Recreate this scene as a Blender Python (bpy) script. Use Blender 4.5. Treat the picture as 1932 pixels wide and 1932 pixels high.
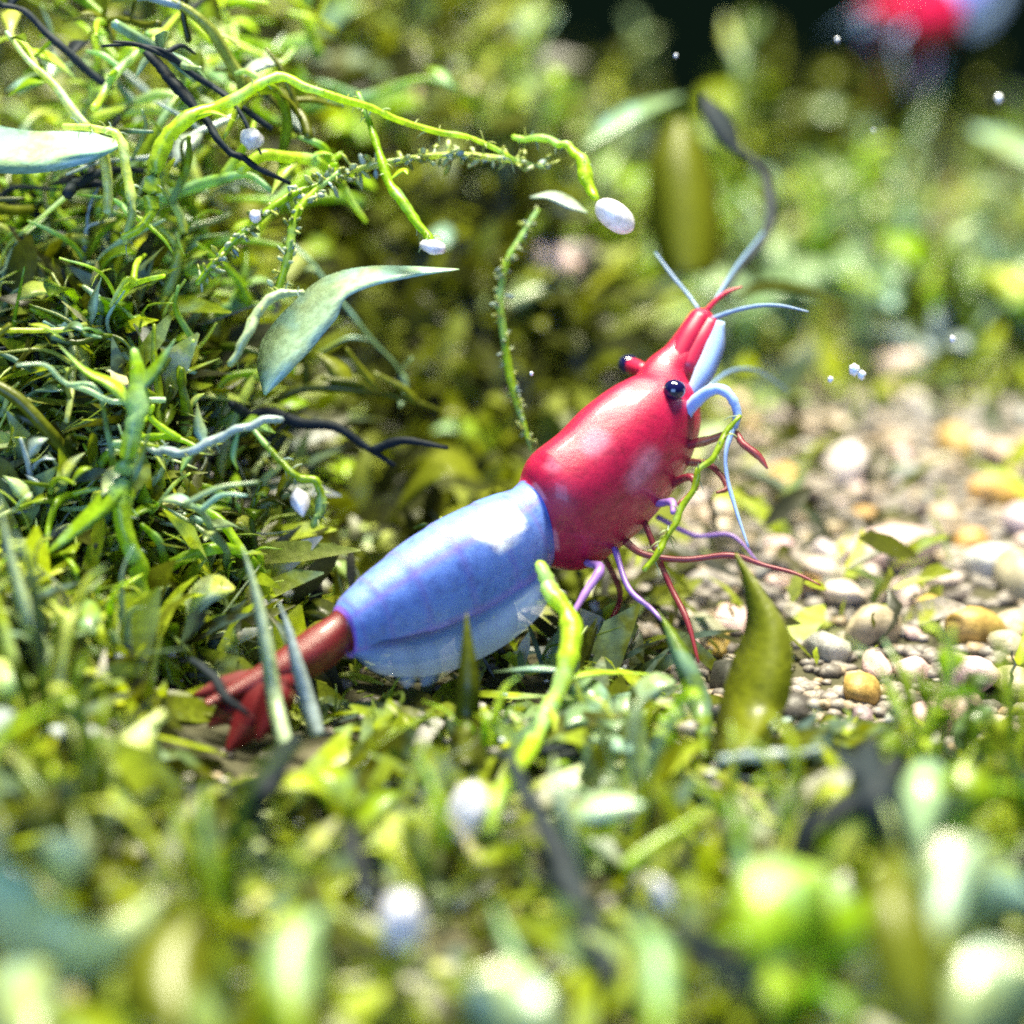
import bpy, math, random
import numpy as np
from mathutils import Vector, Matrix

# ------------------------------------------------------------------ setup
for o in list(bpy.data.objects): bpy.data.objects.remove(o)
R = random.Random(11); rng = np.random.default_rng(11)
S = 0.001                                   # everything below is written in millimetres
scene = bpy.context.scene; col = scene.collection
PITCH = math.radians(20.0); TANW = 2*math.tan(math.radians(13.0)); IMG = 1932.0
CAM = np.array([0.0, -75.2, 33.0])
cd = bpy.data.cameras.new('camera'); cam = bpy.data.objects.new('camera', cd); col.objects.link(cam)
cam.location = CAM*S; cam.rotation_euler = (math.pi/2-PITCH, 0, 0)
cd.sensor_width = 36; cd.angle = math.radians(26.0); cd.clip_start = 0.002; cd.clip_end = 5.0
cd.dof.use_dof = True; cd.dof.focus_distance = 0.0785; cd.dof.aperture_fstop = 27
scene.camera = cam
w = bpy.data.worlds.new('World'); scene.world = w; w.use_nodes = True
w.node_tree.nodes['Background'].inputs[0].default_value = (0.35, 0.5, 0.8, 1)
w.node_tree.nodes['Background'].inputs[1].default_value = 0.06
def area(name, loc, target, sx, sy, power, color):
    l = bpy.data.lights.new(name, 'AREA'); l.shape = 'RECTANGLE'; l.size = sx*S; l.size_y = sy*S
    l.energy = power; l.color = color
    o = bpy.data.objects.new(name, l); col.objects.link(o); o.location = Vector(loc)*S
    o.rotation_euler = (Vector(target)-Vector(loc)).to_track_quat('-Z', 'Y').to_euler()
area('aquarium_lamp', (10, 38, 180), (0, 8, 0), 110, 30, 2.05, (1.0, 0.94, 0.70))      # LED bar over the tank
area('blue_fill', (-60, -260, 60), (0, 0, 5), 200, 160, 0.8, (0.28, 0.5, 1.0))      # added cool fill from the front, imitating blue edge fringes
scene.view_settings.view_transform = 'Standard'; scene.view_settings.look = 'None'
scene.view_settings.gamma = 1; scene.view_settings.exposure = 0.0
scene.cycles.max_bounces = 5; scene.cycles.transparent_max_bounces = 6; scene.cycles.diffuse_bounces = 3; scene.cycles.glossy_bounces = 2
scene.cycles.use_denoising = False; scene.cycles.pixel_filter_type = 'BLACKMAN_HARRIS'; scene.cycles.filter_width = 2.1

# ------------------------------------------------------------------ helpers
AX = np.array([0, math.cos(PITCH), -math.sin(PITCH)]); UP = np.array([0, math.sin(PITCH), math.cos(PITCH)]); RT = np.array([1.0, 0, 0])
def P(dx, dy, depth):                       # photograph position (1932 grid) at a chosen distance -> millimetres
    k = TANW*depth/IMG
    return CAM + AX*depth + RT*((dx-966)*k) + UP*((966-dy)*k)
def F(dx, dy, depth): return P(dx, dy, depth-4.5*float(ss(1370, 1490, dy)))     # things low in the carpet stand a little nearer and higher
def px(n, depth=79): return n*TANW*depth/IMG
def ss(a, b, x):
    t = np.clip((x-a)/(b-a), 0, 1); return t*t*(3-2*t)
def lump(x, y):
    return (np.sin(x*.41+1.3)*np.cos(y*.37-.6)+.6*np.sin(x*.83+y*.61)+.4*np.cos(x*1.7-y*1.3))*.5
def height(x, y):
    x = np.asarray(x, float); y = np.asarray(y, float)
    rough = 1.6*np.abs(lump(x*.8+2, y*.8))+.8*lump(x*1.7, y*1.5+1)
    m = (18+rough*2)*ss(16, 44, y+2.5*lump(x*.7, y*.7))*ss(12, -4, x+.10*(y-20))
    l = (10.5+rough)*ss(-6.5, -14.5, x)*ss(-8, 6, y)
    l2 = 3*ss(-7, -16, x)*ss(-26, -8, y)
    bk = 2.5*ss(36, 66, y)-26*ss(84, 104, y+1.5*lump(x*.4, y))*ss(-2, 8, x)
    return np.maximum(m, np.maximum(l, l2))+bk+.35*lump(x, y)
def clearing(x, y):                         # 1 where bare gravel shows
    edge = 3.6+.10*np.abs(y-8)+.9*lump(x*1.3, y*1.1)
    return ss(edge-1.5, edge+2, x)*ss(-7.5, -4, y-.10*(x-8)+1.3*np.maximum(0, x-10.5)+1.0*lump(x, y))*(1-ss(26, 38, y+2*lump(x*.6, y)))
def hides(p):                               # would a random plant here stand before the shrimp or the open view round it?
    d = np.asarray(p, float)-CAM; dep = d@AX; dx = 966+(d@RT)/dep*IMG/TANW; dy = 966-(d@UP)/dep*IMG/TANW
    for x0, x1, y0, y1, far in ((300, 680, 1140, 1460, 75.5), (600, 1060, 880, 1300, 79), (960, 1440, 540, 1100, 83), (-40, 1130, 90, 520, 79.6), (420, 1000, 480, 940, 82), (1180, 1520, 980, 1260, 78),
                               (900, 1110, 1060, 1540, 71), (1330, 1520, 1040, 1440, 72), (1020, 1240, 1380, 1700, 66), (1480, 1720, 1380, 1640, 62), (1690, 1880, 1430, 1610, 62), (950, 1210, 1420, 1900, 60), (-40, 320, 1540, 1800, 58), (640, 960, 1400, 1790, 63), (1340, 1580, 1380, 1460, 66), (420, 620, 1360, 1600, 66), (1300, 1960, 1000, 1320, 80)):
        if x0 < dx < x1 and y0 < dy < y1 and dep < far: return True
    return False
class MB:
    def __init__(s): s.v = []; s.f = []; s.t = []; s.n = 0
    def add(s, v, f, tint=None):
        v = np.asarray(v, float)
        s.v.append(v); s.f.extend([tuple(i+s.n for i in q) for q in f]); s.n += len(v)
        s.t.append(np.full(len(v), R.random() if tint is None else tint))
    def mesh(s, name, origin=(0, 0, 0), smooth=True):
        v = (np.concatenate(s.v)-np.asarray(origin))*S
        me = bpy.data.meshes.new(name); me.from_pydata(v.tolist(), [], s.f)
        a = me.attributes.new('tint', 'FLOAT', 'POINT'); a.data.foreach_set('value', np.concatenate(s.t))
        if smooth: me.polygons.foreach_set('use_smooth', [True]*len(me.polygons))
        me.update(); return me
def link(name, me, m, parent=None, loc=None, rot=None):
    o = bpy.data.objects.new(name, me); col.objects.link(o)
    if m is not None and not me.materials: me.materials.append(m)
    if parent is not None: o.parent = parent
    if loc is not None: o.location = Vector(loc)*S
    if rot is not None: o.rotation_euler = rot
    return o
def tag(o, label, cat, group=None):
    o['label'] = label; o['category'] = cat
    if group: o['group'] = group
    return o
def thing(name, label, cat, loc, group=None):
    o = bpy.data.objects.new(name, None); col.objects.link(o); o.location = Vector(loc)*S; o.empty_display_size = .001
    return tag(o, label, cat, group)
def spline(pts, n=6):
    p = np.asarray(pts, float)
    if len(p) == 2: return p[0]+(p[1]-p[0])*np.linspace(0, 1, n+1)[:, None]
    q = np.vstack([2*p[0]-p[1], p, 2*p[-1]-p[-2]]); out = []
    for i in range(1, len(q)-2):
        for t in np.arange(n)/n:
            a, b, c, d = q[i-1], q[i], q[i+1], q[i+2]
            out.append(.5*(2*b+(c-a)*t+(2*a-5*b+4*c-d)*t*t+(3*b-a-3*c+d)*t**3))
    out.append(p[-1]); return np.array(out)
def frames(p, up):
    T = np.gradient(p, axis=0); T /= np.linalg.norm(T, axis=1)[:, None]+1e-9
    up = np.broadcast_to(np.asarray(up, float), T.shape)
    B = np.cross(T, up); nb = np.linalg.norm(B, axis=1)
    B[nb < .05] = np.cross(T[nb < .05], [.3, .9, .2]); B /= np.linalg.norm(B, axis=1)[:, None]+1e-9
    return T, np.cross(B, T), B
def tube(mb, p, r, sides=7, tint=None, flat=1.0, up=(0.1, .3, 1), bump=0):
    p = np.asarray(p, float); n = len(p); T, N, B = frames(p, up)
    r = np.interp(np.linspace(0, 1, n), np.linspace(0, 1, len(r)), r) if np.ndim(r) else np.full(n, r)
    if bump: r = r*(1+bump*rng.uniform(-1, 1, n))
    a = np.arange(sides)*2*math.pi/sides
    v = (p[:, None]+r[:, None, None]*(np.cos(a)[None, :, None]*B[:, None]+flat*np.sin(a)[None, :, None]*N[:, None])).reshape(-1, 3)
    f = [(i*sides+j, i*sides+(j+1) % sides, (i+1)*sides+(j+1) % sides, (i+1)*sides+j) for i in range(n-1) for j in range(sides)]
    v = np.vstack([v, p[0]-T[0]*r[0]*.6, p[-1]+T[-1]*r[-1]*.6]); c0, c1 = n*sides, n*sides+1
    f += [(c0, (j+1) % sides, j) for j in range(sides)]+[(c1, (n-1)*sides+j, (n-1)*sides+(j+1) % sides) for j in range(sides)]
    mb.add(v, f, tint)
def blade(mb, p, wid, thick=.05, up=(0, -.5, 1), fold=.18, tint=None, sheet=False):
    """a leaf: width profile along a path, folded along its midrib; closed and thin unless sheet"""
    p = np.asarray(p, float); n = len(p); T, N, B = frames(p, up)
    wd = np.interp(np.linspace(0, 1, n), np.linspace(0, 1, len(wid)), wid)/2
    L = p+B*wd[:, None]+N*(fold*wd)[:, None]; Rr = p-B*wd[:, None]+N*(fold*wd)[:, None]
    if sheet:
        v = np.stack([L, p, Rr], 1).reshape(-1, 3)
        f = [(i*3+j, i*3+j+1, i*3+j+4, i*3+j+3) for i in range(n-1) for j in (0, 1)]
    else:
        th = np.minimum(thick, wd*.5+.01)[:, None]
        v = np.stack([L, p+N*th*.5, Rr, p-N*th], 1).reshape(-1, 3)
        f = [(i*4+j, i*4+(j+1) % 4, i*4+4+(j+1) % 4, i*4+4+j) for i in range(n-1) for j in range(4)]
        f += [(3, 2, 1, 0), tuple((n-1)*4+j for j in range(4))]
    mb.add(v, f, tint)
OVAL = [.12, .5, .85, 1, .97, .8, .45, .06]; LANCE = [.2, .7, 1, .9, .7, .45, .2, .03]; SPOON = [.14, .14, .2, .6, .95, 1, .8, .1]
def W(profile, k): return [k*a for a in profile]
def blob(mb, c, rx, ry, rz, tint=None, rough=.08, n=10, m=7, axis=None):
    v = []; f = []
    ph = R.random()*9
    for i in range(m+1):
        th = math.pi*i/m
        for j in range(n):
            a = 2*math.pi*j/n
            k = 1+rough*math.sin(3*a+ph+2*th)*math.sin(th)+rough*.6*math.cos(5*th+a*2+ph)
            v.append((rx*math.sin(th)*math.cos(a)*k, ry*math.sin(th)*math.sin(a)*k, rz*math.cos(th)*k))
    f = [(i*n+j, i*n+(j+1) % n, (i+1)*n+(j+1) % n, (i+1)*n+j) for i in range(m) for j in range(n)]
    v = np.array(v)
    if axis is not None:
        q = Vector((0, 0, 1)).rotation_difference(Vector(axis)).to_matrix(); v = v@np.array(q).T
    mb.add(v+np.asarray(c), f, tint)

# ------------------------------------------------------------------ materials
def nt(name):
    m = bpy.data.materials.new(name); m.use_nodes = True; t = m.node_tree
    return m, t, t.nodes, t.links, t.nodes['Principled BSDF']
def ramp(N, stops):
    r = N.new('ShaderNodeValToRGB'); e = r.color_ramp.elements
    while len(e) < len(stops): e.new(.5)
    for i, (p, c) in enumerate(stops): e[i].position = p; e[i].color = (*c, 1)
    return r
def noise(N, L, scale, detail=3, rough=.6):
    tc = N.new('ShaderNodeTexCoord'); n = N.new('ShaderNodeTexNoise')
    n.inputs['Scale'].default_value = scale*1000; n.inputs['Detail'].default_value = detail; n.inputs['Roughness'].default_value = rough
    L.new(tc.outputs['Object'], n.inputs['Vector']); return n
def math_node(N, L, op, a, b):
    m = N.new('ShaderNodeMath'); m.operation = op
    for i, x in enumerate((a, b)):
        if isinstance(x, (int, float)): m.inputs[i].default_value = x
        elif x is not None: L.new(x, m.inputs[i])
    return m.outputs[0]
def foliage(name, stops, trans=.45, rough=.33, tgain=(1.35, 1.3, .7), spec=.5, rnd=True, cyan_sheen=.0):
    m, t, N, L, B = nt(name)
    at = N.new('ShaderNodeAttribute'); at.attribute_name = 'tint'; oi = N.new('ShaderNodeObjectInfo')
    x = at.outputs['Fac']
    if rnd: x = math_node(N, L, 'FRACT', math_node(N, L, 'ADD', at.outputs['Fac'], oi.outputs['Random']), None)
    ns = noise(N, L, .55, 4)
    x = math_node(N, L, 'ADD', x, math_node(N, L, 'MULTIPLY', math_node(N, L, 'SUBTRACT', ns.outputs['Fac'], .5), .7))
    r = ramp(N, stops); L.new(x, r.inputs['Fac'])
    n2 = noise(N, L, 3.5, 3)
    mx = N.new('ShaderNodeMix'); mx.data_type = 'RGBA'; mx.blend_type = 'MULTIPLY'; mx.inputs[0].default_value = .55
    r2 = ramp(N, [(.3, (.45, .45, .35)), (.62, (1.25, 1.2, 1.2))]); L.new(n2.outputs['Fac'], r2.inputs['Fac'])
    L.new(r.outputs['Color'], mx.inputs[6]); L.new(r2.outputs['Color'], mx.inputs[7])
    out = mx.outputs[2]
    if cyan_sheen:                                 # painted cyan sheen and blue fringing on the leaves, in patches
        n3 = noise(N, L, .45, 3, .55); r3 = ramp(N, [(.5, (0, 0, 0)), (.62, (cyan_sheen, cyan_sheen, cyan_sheen))]); L.new(n3.outputs['Fac'], r3.inputs['Fac'])
        fm = N.new('ShaderNodeMix'); fm.data_type = 'RGBA'; L.new(r3.outputs['Color'], fm.inputs[0]); L.new(out, fm.inputs[6]); fm.inputs[7].default_value = (.34, .62, .66, 1); out = fm.outputs[2]
    L.new(out, B.inputs['Base Color']); B.inputs['Roughness'].default_value = rough; B.inputs['Specular IOR Level'].default_value = spec
    B.inputs['Coat Weight'].default_value = .18 if spec > .3 else 0; B.inputs['Coat Roughness'].default_value = .25
    bp = N.new('ShaderNodeBump'); bp.inputs['Strength'].default_value = .35; bp.inputs['Distance'].default_value = .00008
    L.new(n2.outputs['Fac'], bp.inputs['Height']); L.new(bp.outputs[0], B.inputs['Normal'])
    g = N.new('ShaderNodeMix'); g.data_type = 'RGBA'; g.blend_type = 'MULTIPLY'; g.inputs[0].default_value = 1; g.inputs[7].default_value = (*tgain, 1)
    L.new(out, g.inputs[6])
    tr = N.new('ShaderNodeBsdfTranslucent'); L.new(g.outputs[2], tr.inputs['Color'])
    ms = N.new('ShaderNodeMixShader'); ms.inputs[0].default_value = trans
    L.new(B.outputs[0], ms.inputs[1]); L.new(tr.outputs[0], ms.inputs[2]); L.new(ms.outputs[0], N['Material Output'].inputs[0])
    return m
M = {}
M['leaf'] = foliage('leaf_green', [(0, (.05, .085, .004)), (.22, (.12, .2, .008)), (.5, (.26, .4, .015)), (.72, (.44, .56, .03)), (.9, (.6, .68, .16)), (1, (.55, .68, .5))], cyan_sheen=.38)
M['lime'] = foliage('lime_green', [(0, (.2, .36, .01)), (.4, (.34, .56, .02)), (.75, (.5, .68, .05)), (1, (.62, .74, .25))], trans=.5, cyan_sheen=.38)
M['moss'] = foliage('moss_green', [(0, (.012, .016, .008)), (.15, (.04, .045, .004)), (.4, (.13, .16, .006)), (.62, (.25, .34, .01)), (.8, (.42, .54, .02)), (.92, (.52, .6, .1)), (1, (.6, .58, .6))], trans=.4, rough=.45, rnd=False, cyan_sheen=.25)
M['mossshade'] = foliage('moss_painted_shade', [(0, (.006, .01, .006)), (.3, (.03, .036, .003)), (.6, (.08, .1, .005)), (.85, (.17, .22, .008)), (1, (.32, .38, .06))], trans=.35, rough=.45, rnd=False)  # moss with the canopy's shade put into its colour
M['olive'] = foliage('olive_leaf', [(0, (.05, .07, .004)), (.5, (.12, .15, .006)), (1, (.2, .24, .01))], trans=.45, rough=.4)
M['pale'] = foliage('pale_leaf', [(0, (.2, .34, .16)), (.5, (.3, .44, .26)), (1, (.36, .46, .16))], cyan_sheen=.6, trans=.35, rough=.28, tgain=(1, 1, .8), spec=.7)
M['mint'] = foliage('mint_leaf', [(0, (.4, .6, .34)), (.5, (.52, .7, .5)), (1, (.58, .7, .3))], trans=.35, rough=.28, tgain=(1, 1, .8), spec=.7, cyan_sheen=.7)
M['bluepale'] = foliage('blue_pale_blade', [(0, (.26, .36, .4)), (.6, (.42, .52, .55)), (1, (.42, .55, .3))], trans=.35, rough=.3, tgain=(.9, 1, .9), spec=.8)
M['dark'] = foliage('dead_stem', [(0, (.008, .013, .02)), (.6, (.02, .03, .04)), (1, (.025, .03, .035))], trans=.02, rough=.6, spec=.12)
M['bead'] = foliage('beaded_green', [(0, (.2, .26, .05)), (.4, (.4, .48, .1)), (.7, (.5, .6, .35)), (1, (.3, .42, .5))], trans=.35, rough=.35)
M['white'] = foliage('white_bulb', [(0, (.72, .74, .86)), (1, (.85, .86, .93))], trans=.3, rough=.2, tgain=(1, 1, 1), spec=.8)
M['thread'] = foliage('algae_thread', [(0, (.06, .1, .01)), (.35, (.26, .4, .02)), (.65, (.44, .58, .06)), (.85, (.5, .6, .4)), (1, (.1, .14, .2))], trans=.4, rough=.4, rnd=False)
M['debris'] = foliage('debris', [(0, (.02, .025, .05)), (.3, (.12, .12, .1)), (.55, (.4, .38, .36)), (.8, (.6, .58, .62)), (1, (.4, .5, .62))], trans=.15, rough=.4, rnd=False)
def stone_mat():
    m, t, N, L, B = nt('gravel')
    oi = N.new('ShaderNodeObjectInfo'); at = N.new('ShaderNodeAttribute'); at.attribute_name = 'tint'
    g0 = ramp(N, [(0, (.5, .48, .45)), (.4, (.8, .78, .75)), (.8, (1.15, 1.1, 1.05)), (1, (1.25, 1.0, .6))]); L.new(at.outputs['Fac'], g0.inputs['Fac'])
    r = N.new('ShaderNodeMix'); r.data_type = 'RGBA'; r.blend_type = 'MULTIPLY'; r.inputs[0].default_value = 1
    L.new(oi.outputs['Color'], r.inputs[6]); L.new(g0.outputs['Color'], r.inputs[7])
    n = noise(N, L, 1.4, 5, .7); r2 = ramp(N, [(.3, (.45, .43, .38)), (.55, (1, 1, 1)), (.75, (1.15, 1.1, 1.05))]); L.new(n.outputs['Fac'], r2.inputs['Fac'])
    mx = N.new('ShaderNodeMix'); mx.data_type = 'RGBA'; mx.blend_type = 'MULTIPLY'; mx.inputs[0].default_value = 1
    L.new(r.outputs[2], mx.inputs[6]); L.new(r2.outputs['Color'], mx.inputs[7]); L.new(mx.outputs[2], B.inputs['Base Color'])
    B.inputs['Roughness'].default_value = .5
    bp = N.new('ShaderNodeBump'); bp.inputs['Strength'].default_value = .5; bp.inputs['Distance'].default_value = .0002
    L.new(n.outputs['Fac'], bp.inputs['Height']); L.new(bp.outputs[0], B.inputs['Normal']); return m
M['stone'] = stone_mat()
def soil_mat():
    m, t, N, L, B = nt('soil')
    n = noise(N, L, .35, 6, .7); r = ramp(N, [(.3, (.02, .022, .006)), (.5, (.045, .042, .015)), (.68, (.1, .09, .05))]); L.new(n.outputs['Fac'], r.inputs['Fac'])
    L.new(r.outputs['Color'], B.inputs['Base Color']); B.inputs['Roughness'].default_value = .8
    bp = N.new('ShaderNodeBump'); bp.inputs['Strength'].default_value = 1; bp.inputs['Distance'].default_value = .0006
    L.new(n.outputs['Fac'], bp.inputs['Height']); L.new(bp.outputs[0], B.inputs['Normal']); return m
M['soil'] = soil_mat()
def plain(name, c, rough=.4, sss=0, trans=0, spec=.5, coat=0, attr=None, speckle=False):
    m, t, N, L, B = nt(name)
    B.inputs['Base Color'].default_value = (*c, 1); B.inputs['Roughness'].default_value = rough; B.inputs['Specular IOR Level'].default_value = spec
    B.inputs['Coat Weight'].default_value = coat; B.inputs['Coat Roughness'].default_value = .12
    if sss:
        B.inputs['Subsurface Weight'].default_value = sss; B.inputs['Subsurface Radius'].default_value = (1, .7, .7); B.inputs['Subsurface Scale'].default_value = .0006
    if attr:
        a = N.new('ShaderNodeAttribute'); a.attribute_name = attr
        n = noise(N, L, 1.8, 8, .78); r = ramp(N, [(.34, (.5, .45, .55)), (.5, (1, 1, 1)), (.7, (1.2, 1.15, 1.15))]); L.new(n.outputs['Fac'], r.inputs['Fac'])
        mx = N.new('ShaderNodeMix'); mx.data_type = 'RGBA'; mx.blend_type = 'MULTIPLY'; mx.inputs[0].default_value = .8
        L.new(a.outputs['Color'], mx.inputs[6]); L.new(r.outputs['Color'], mx.inputs[7]); L.new(mx.outputs[2], B.inputs['Base Color'])
        bp = N.new('ShaderNodeBump'); bp.inputs['Strength'].default_value = .25; bp.inputs['Distance'].default_value = .00025
        L.new(n.outputs['Fac'], bp.inputs['Height']); L.new(bp.outputs[0], B.inputs['Normal'])
    if trans:
        tr = N.new('ShaderNodeBsdfTransparent'); ms = N.new('ShaderNodeMixShader'); ms.inputs[0].default_value = trans
        L.new(B.outputs[0], ms.inputs[1]); L.new(tr.outputs[0], ms.inputs[2]); L.new(ms.outputs[0], N['Material Output'].inputs[0])
    return m
M['shell'] = plain('shrimp_shell', (.5, .02, .06), .42, sss=.2, coat=.3, spec=.5, attr='shell_colour')
M['red'] = plain('shrimp_red', (.40, .008, .05), .4, sss=.15)
M['legred'] = plain('shrimp_leg_red', (.2, .008, .03), .4, trans=.25)
M['tailred'] = plain('shrimp_tail_red', (.11, .006, .01), .6, trans=.2, spec=.2)  # brown-red, darkened for the shade lying on the tail
M['blue'] = plain('shrimp_blue_white', (.3, .45, .85), .3, sss=.2, trans=.12)
M['violet'] = plain('shrimp_violet', (.3, .16, .5), .35, trans=.1)
M['veil'] = plain('shrimp_swimmeret', (.3, .45, .8), .4, trans=.7, spec=.2)
M['gauze'] = plain('shrimp_gauze', (.45, .55, .75), .4, trans=.78, spec=.2)
M['eye'] = plain('shrimp_eye', (.006, .006, .05), .12, coat=.6)
M['feeler'] = plain('shrimp_feeler', (.16, .26, .45), .35, trans=.1)
M['wall'] = plain('dark_backdrop', (.002, .005, .004), .9, spec=0)
M['bubble'] = plain('bubble_white', (.85, .88, .95), .1, spec=.9)

# ------------------------------------------------------------------ ground and backdrop
gx = np.linspace(-100, 100, 240); gy = np.linspace(-50, 158, 260)
X, Y = np.meshgrid(gx, gy); Z = height(X, Y)
mb = MB(); nx = len(gx)
mb.add(np.stack([X, Y, Z], -1).reshape(-1, 3), [(j*nx+i, j*nx+i+1, (j+1)*nx+i+1, (j+1)*nx+i) for j in range(len(gy)-1) for i in range(nx-1)], .5)
o = link('ground', mb.mesh('ground'), M['soil']); o['kind'] = 'structure'
mb = MB(); v = [(x, y, z) for x in (-110, 110) for y in (157, 160) for z in (-30, 120)]
mb.add(v, [(0, 1, 3, 2), (4, 6, 7, 5), (0, 4, 5, 1), (2, 3, 7, 6), (1, 5, 7, 3), (0, 2, 6, 4)], .5)
o = link('wall_back', mb.mesh('wall_back', smooth=False), M['wall']); o['kind'] = 'structure'

# ------------------------------------------------------------------ gravel
def stone_mesh(k):
    bm = MB(); rr = random.Random(k)
    dirs = [np.array([rr.gauss(0, 1), rr.gauss(0, 1), rr.gauss(0, 1)]) for _ in range(7)]
    dirs = [(d/np.linalg.norm(d), rr.uniform(.62, .92)) for d in dirs]
    v = []; n, m = 12, 8
    for i in range(m+1):
        for j in range(n):
            th = math.pi*i/m; a = 2*math.pi*j/n
            p = np.array([math.sin(th)*math.cos(a), math.sin(th)*math.sin(a), math.cos(th)])
            for d, q in dirs:                       # worn flat facets
                e = p@d
                if e > q: p = p-d*(e-q)*.9
            v.append(p*[1.15, .9, .68])
    f = [(i*n+j, i*n+(j+1) % n, (i+1)*n+(j+1) % n, (i+1)*n+j) for i in range(m) for j in range(n)]
    bm.add(v, f, .6); me = bm.mesh('stone'); me.materials.append(M['stone']); return me
stones = [stone_mesh(k) for k in range(9)]
# traced large pale stones: (dx, dy, size px)
BIG = [(1680, 1065, 78), (1590, 1140, 52), (1645, 1215, 60), (1870, 1085, 55), (1920, 1120, 60), (1840, 1210, 55), (1530, 835, 52), (1440, 850, 34),
       (1800, 860, 42), (1900, 880, 40), (1740, 1400, 62), (1810, 1375, 60), (1900, 1530, 70), (1890, 1400, 45), (1560, 1060, 34), (1700, 1150, 46),
       (1760, 1170, 40), (1600, 900, 50), (1880, 960, 50), (1640, 480, 62), (1330, 970, 40), (1130, 500, 55), (1040, 540, 60), (1590, 500, 40), (1700, 720, 50), (1770, 640, 40),
       (1925, 1000, 40), (1500, 1180, 40), (1560, 1240, 40), (1720, 1290, 42), (1620, 1320, 44), (1480, 930, 44), (1830, 1300, 50), (1900, 1240, 40), (1920, 1310, 50), (1500, 740, 40)]
def ground_at(dx, dy):
    d = P(dx, dy, 100)-CAM; d /= np.linalg.norm(d); t = 30.0
    for _ in range(400):
        q = CAM+d*t
        if q[2] < height(q[0], q[1]): break
        t += .4
    return q
SC = {'white': (.58, .5, .52), 'cream': (.4, .34, .29), 'grey': (.25, .24, .25), 'amber': (.46, .31, .1), 'dark': (.07, .065, .07)}
taken = []
def put_stone(x, y, r, lift=.35, colour=None, where=None):
    o = bpy.data.objects.new('gravel_stone', R.choice(stones)); col.objects.link(o)
    o.location = Vector((x, y, float(height(x, y))+r*lift))*S
    o.rotation_euler = (R.uniform(-.45, .45), R.uniform(-.45, .45), R.uniform(0, 6.28)); o.scale = (r, r*R.uniform(.7, 1.1), r*R.uniform(.7, 1.3))
    colour = colour or R.choices(list(SC), [.24, .24, .32, .08, .12])[0]; o.color = (*[c*R.uniform(.85, 1.1) for c in SC[colour]], 1)
    size = 'large' if r > 1.1 else 'small' if r < .55 else 'middling'
    zone = where or ('in the gravel beyond the shrimp' if y > 12 else 'in the gravel beside the shrimp' if y > 0 else 'where gravel meets the carpet')
    lb = f'{size} {colour} pebble lying {zone}'
    tag(o, lb, 'stone', f'{size} {colour} pebbles {zone}'); taken.append((x, y, r)); return o
for dx, dy, s in BIG:
    q = ground_at(dx, dy); put_stone(q[0], q[1], px(s, 85)*1.05*np.linalg.norm(q-CAM)/85, colour=R.choices(['white', 'cream', 'amber'], [.6, .25, .15])[0])
tries = 0
while len(taken) < 270 and tries < 9000:
    tries += 1
    x, y = R.uniform(1, 32), R.uniform(-16, 44)
    if R.random() > clearing(x, y)+.06: continue
    r = R.choice([.35, .5, .6, .8, .95])*R.uniform(.8, 1.2)
    if any((x-a)**2+(y-b)**2 < (.72*(r+c))**2 for a, b, c in taken): continue
    put_stone(x, y, r)
for _ in range(26):                          # pebbles lodged on the moss mound
    x, y = R.uniform(-20, 8), R.uniform(30, 66); put_stone(x, y, R.uniform(.6, 1.7), .8, R.choice(['white', 'cream', 'grey']), 'on the moss mound')
mb = MB()                                    # the finer grit between them
for _ in range(9500):
    x, y = R.uniform(-12, 32), R.uniform(-16, 48)
    if R.random() > clearing(x, y)*.9+.1: continue
    r = R.uniform(.14, .42); blob(mb, (x, y, float(height(x, y))+r*.3), r*1.2, r, r*.7, rough=.14, n=6, m=4)
o = link('gravel_grit', mb.mesh('gravel_grit'), M['stone']); o.color = (.27, .25, .25, 1); o['kind'] = 'stuff'; tag(o, 'fine grey and beige grit between the pebbles', 'grit')

# ------------------------------------------------------------------ red and white shrimp
def lerp(a, b, t): return np.asarray(a)*(1-t)+np.asarray(b)*t
ST = [  # dorsal (dx,dy), ventral (dx,dy), distance
 (385,1322, 392,1334, 73.2), (450,1280, 466,1312, 73.7), (528,1226, 560,1286, 74.3), (585,1186, 618,1262, 74.8), (630,1158, 656,1226, 75.2),
 (638,1143, 664,1240, 75.3), (675,1107, 700,1238, 75.7), (722,1064, 765,1222, 76.2), (790,1011, 848,1196, 76.9), (868,966, 932,1156, 77.6), (940,933, 1000,1106, 78.2), (982,918, 1030,1062, 78.6),
 (982,908, 1040,1066, 78.7), (1012,860, 1098,1074, 79.0), (1068,813, 1182,1018, 79.5), (1116,763, 1238,957, 80.0), (1160,727, 1276,897, 80.4), (1190,705, 1298,842, 80.7), (1216,684, 1296,796, 81.0),
 (1240,664, 1284,750, 81.2), (1262,648, 1312,714, 81.4), (1281,622, 1332,668, 81.7), (1294,603, 1348,630, 82), (1304,592, 1350,612, 82.2), (1316,586, 1340,598, 82.4)]
SHRIMP0 = P(1000, 1150, 77.5)
def sdepth(dx): return float(np.interp(dx, [385, 985, 1330], [73.2, 78.6, 82.4]))
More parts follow.
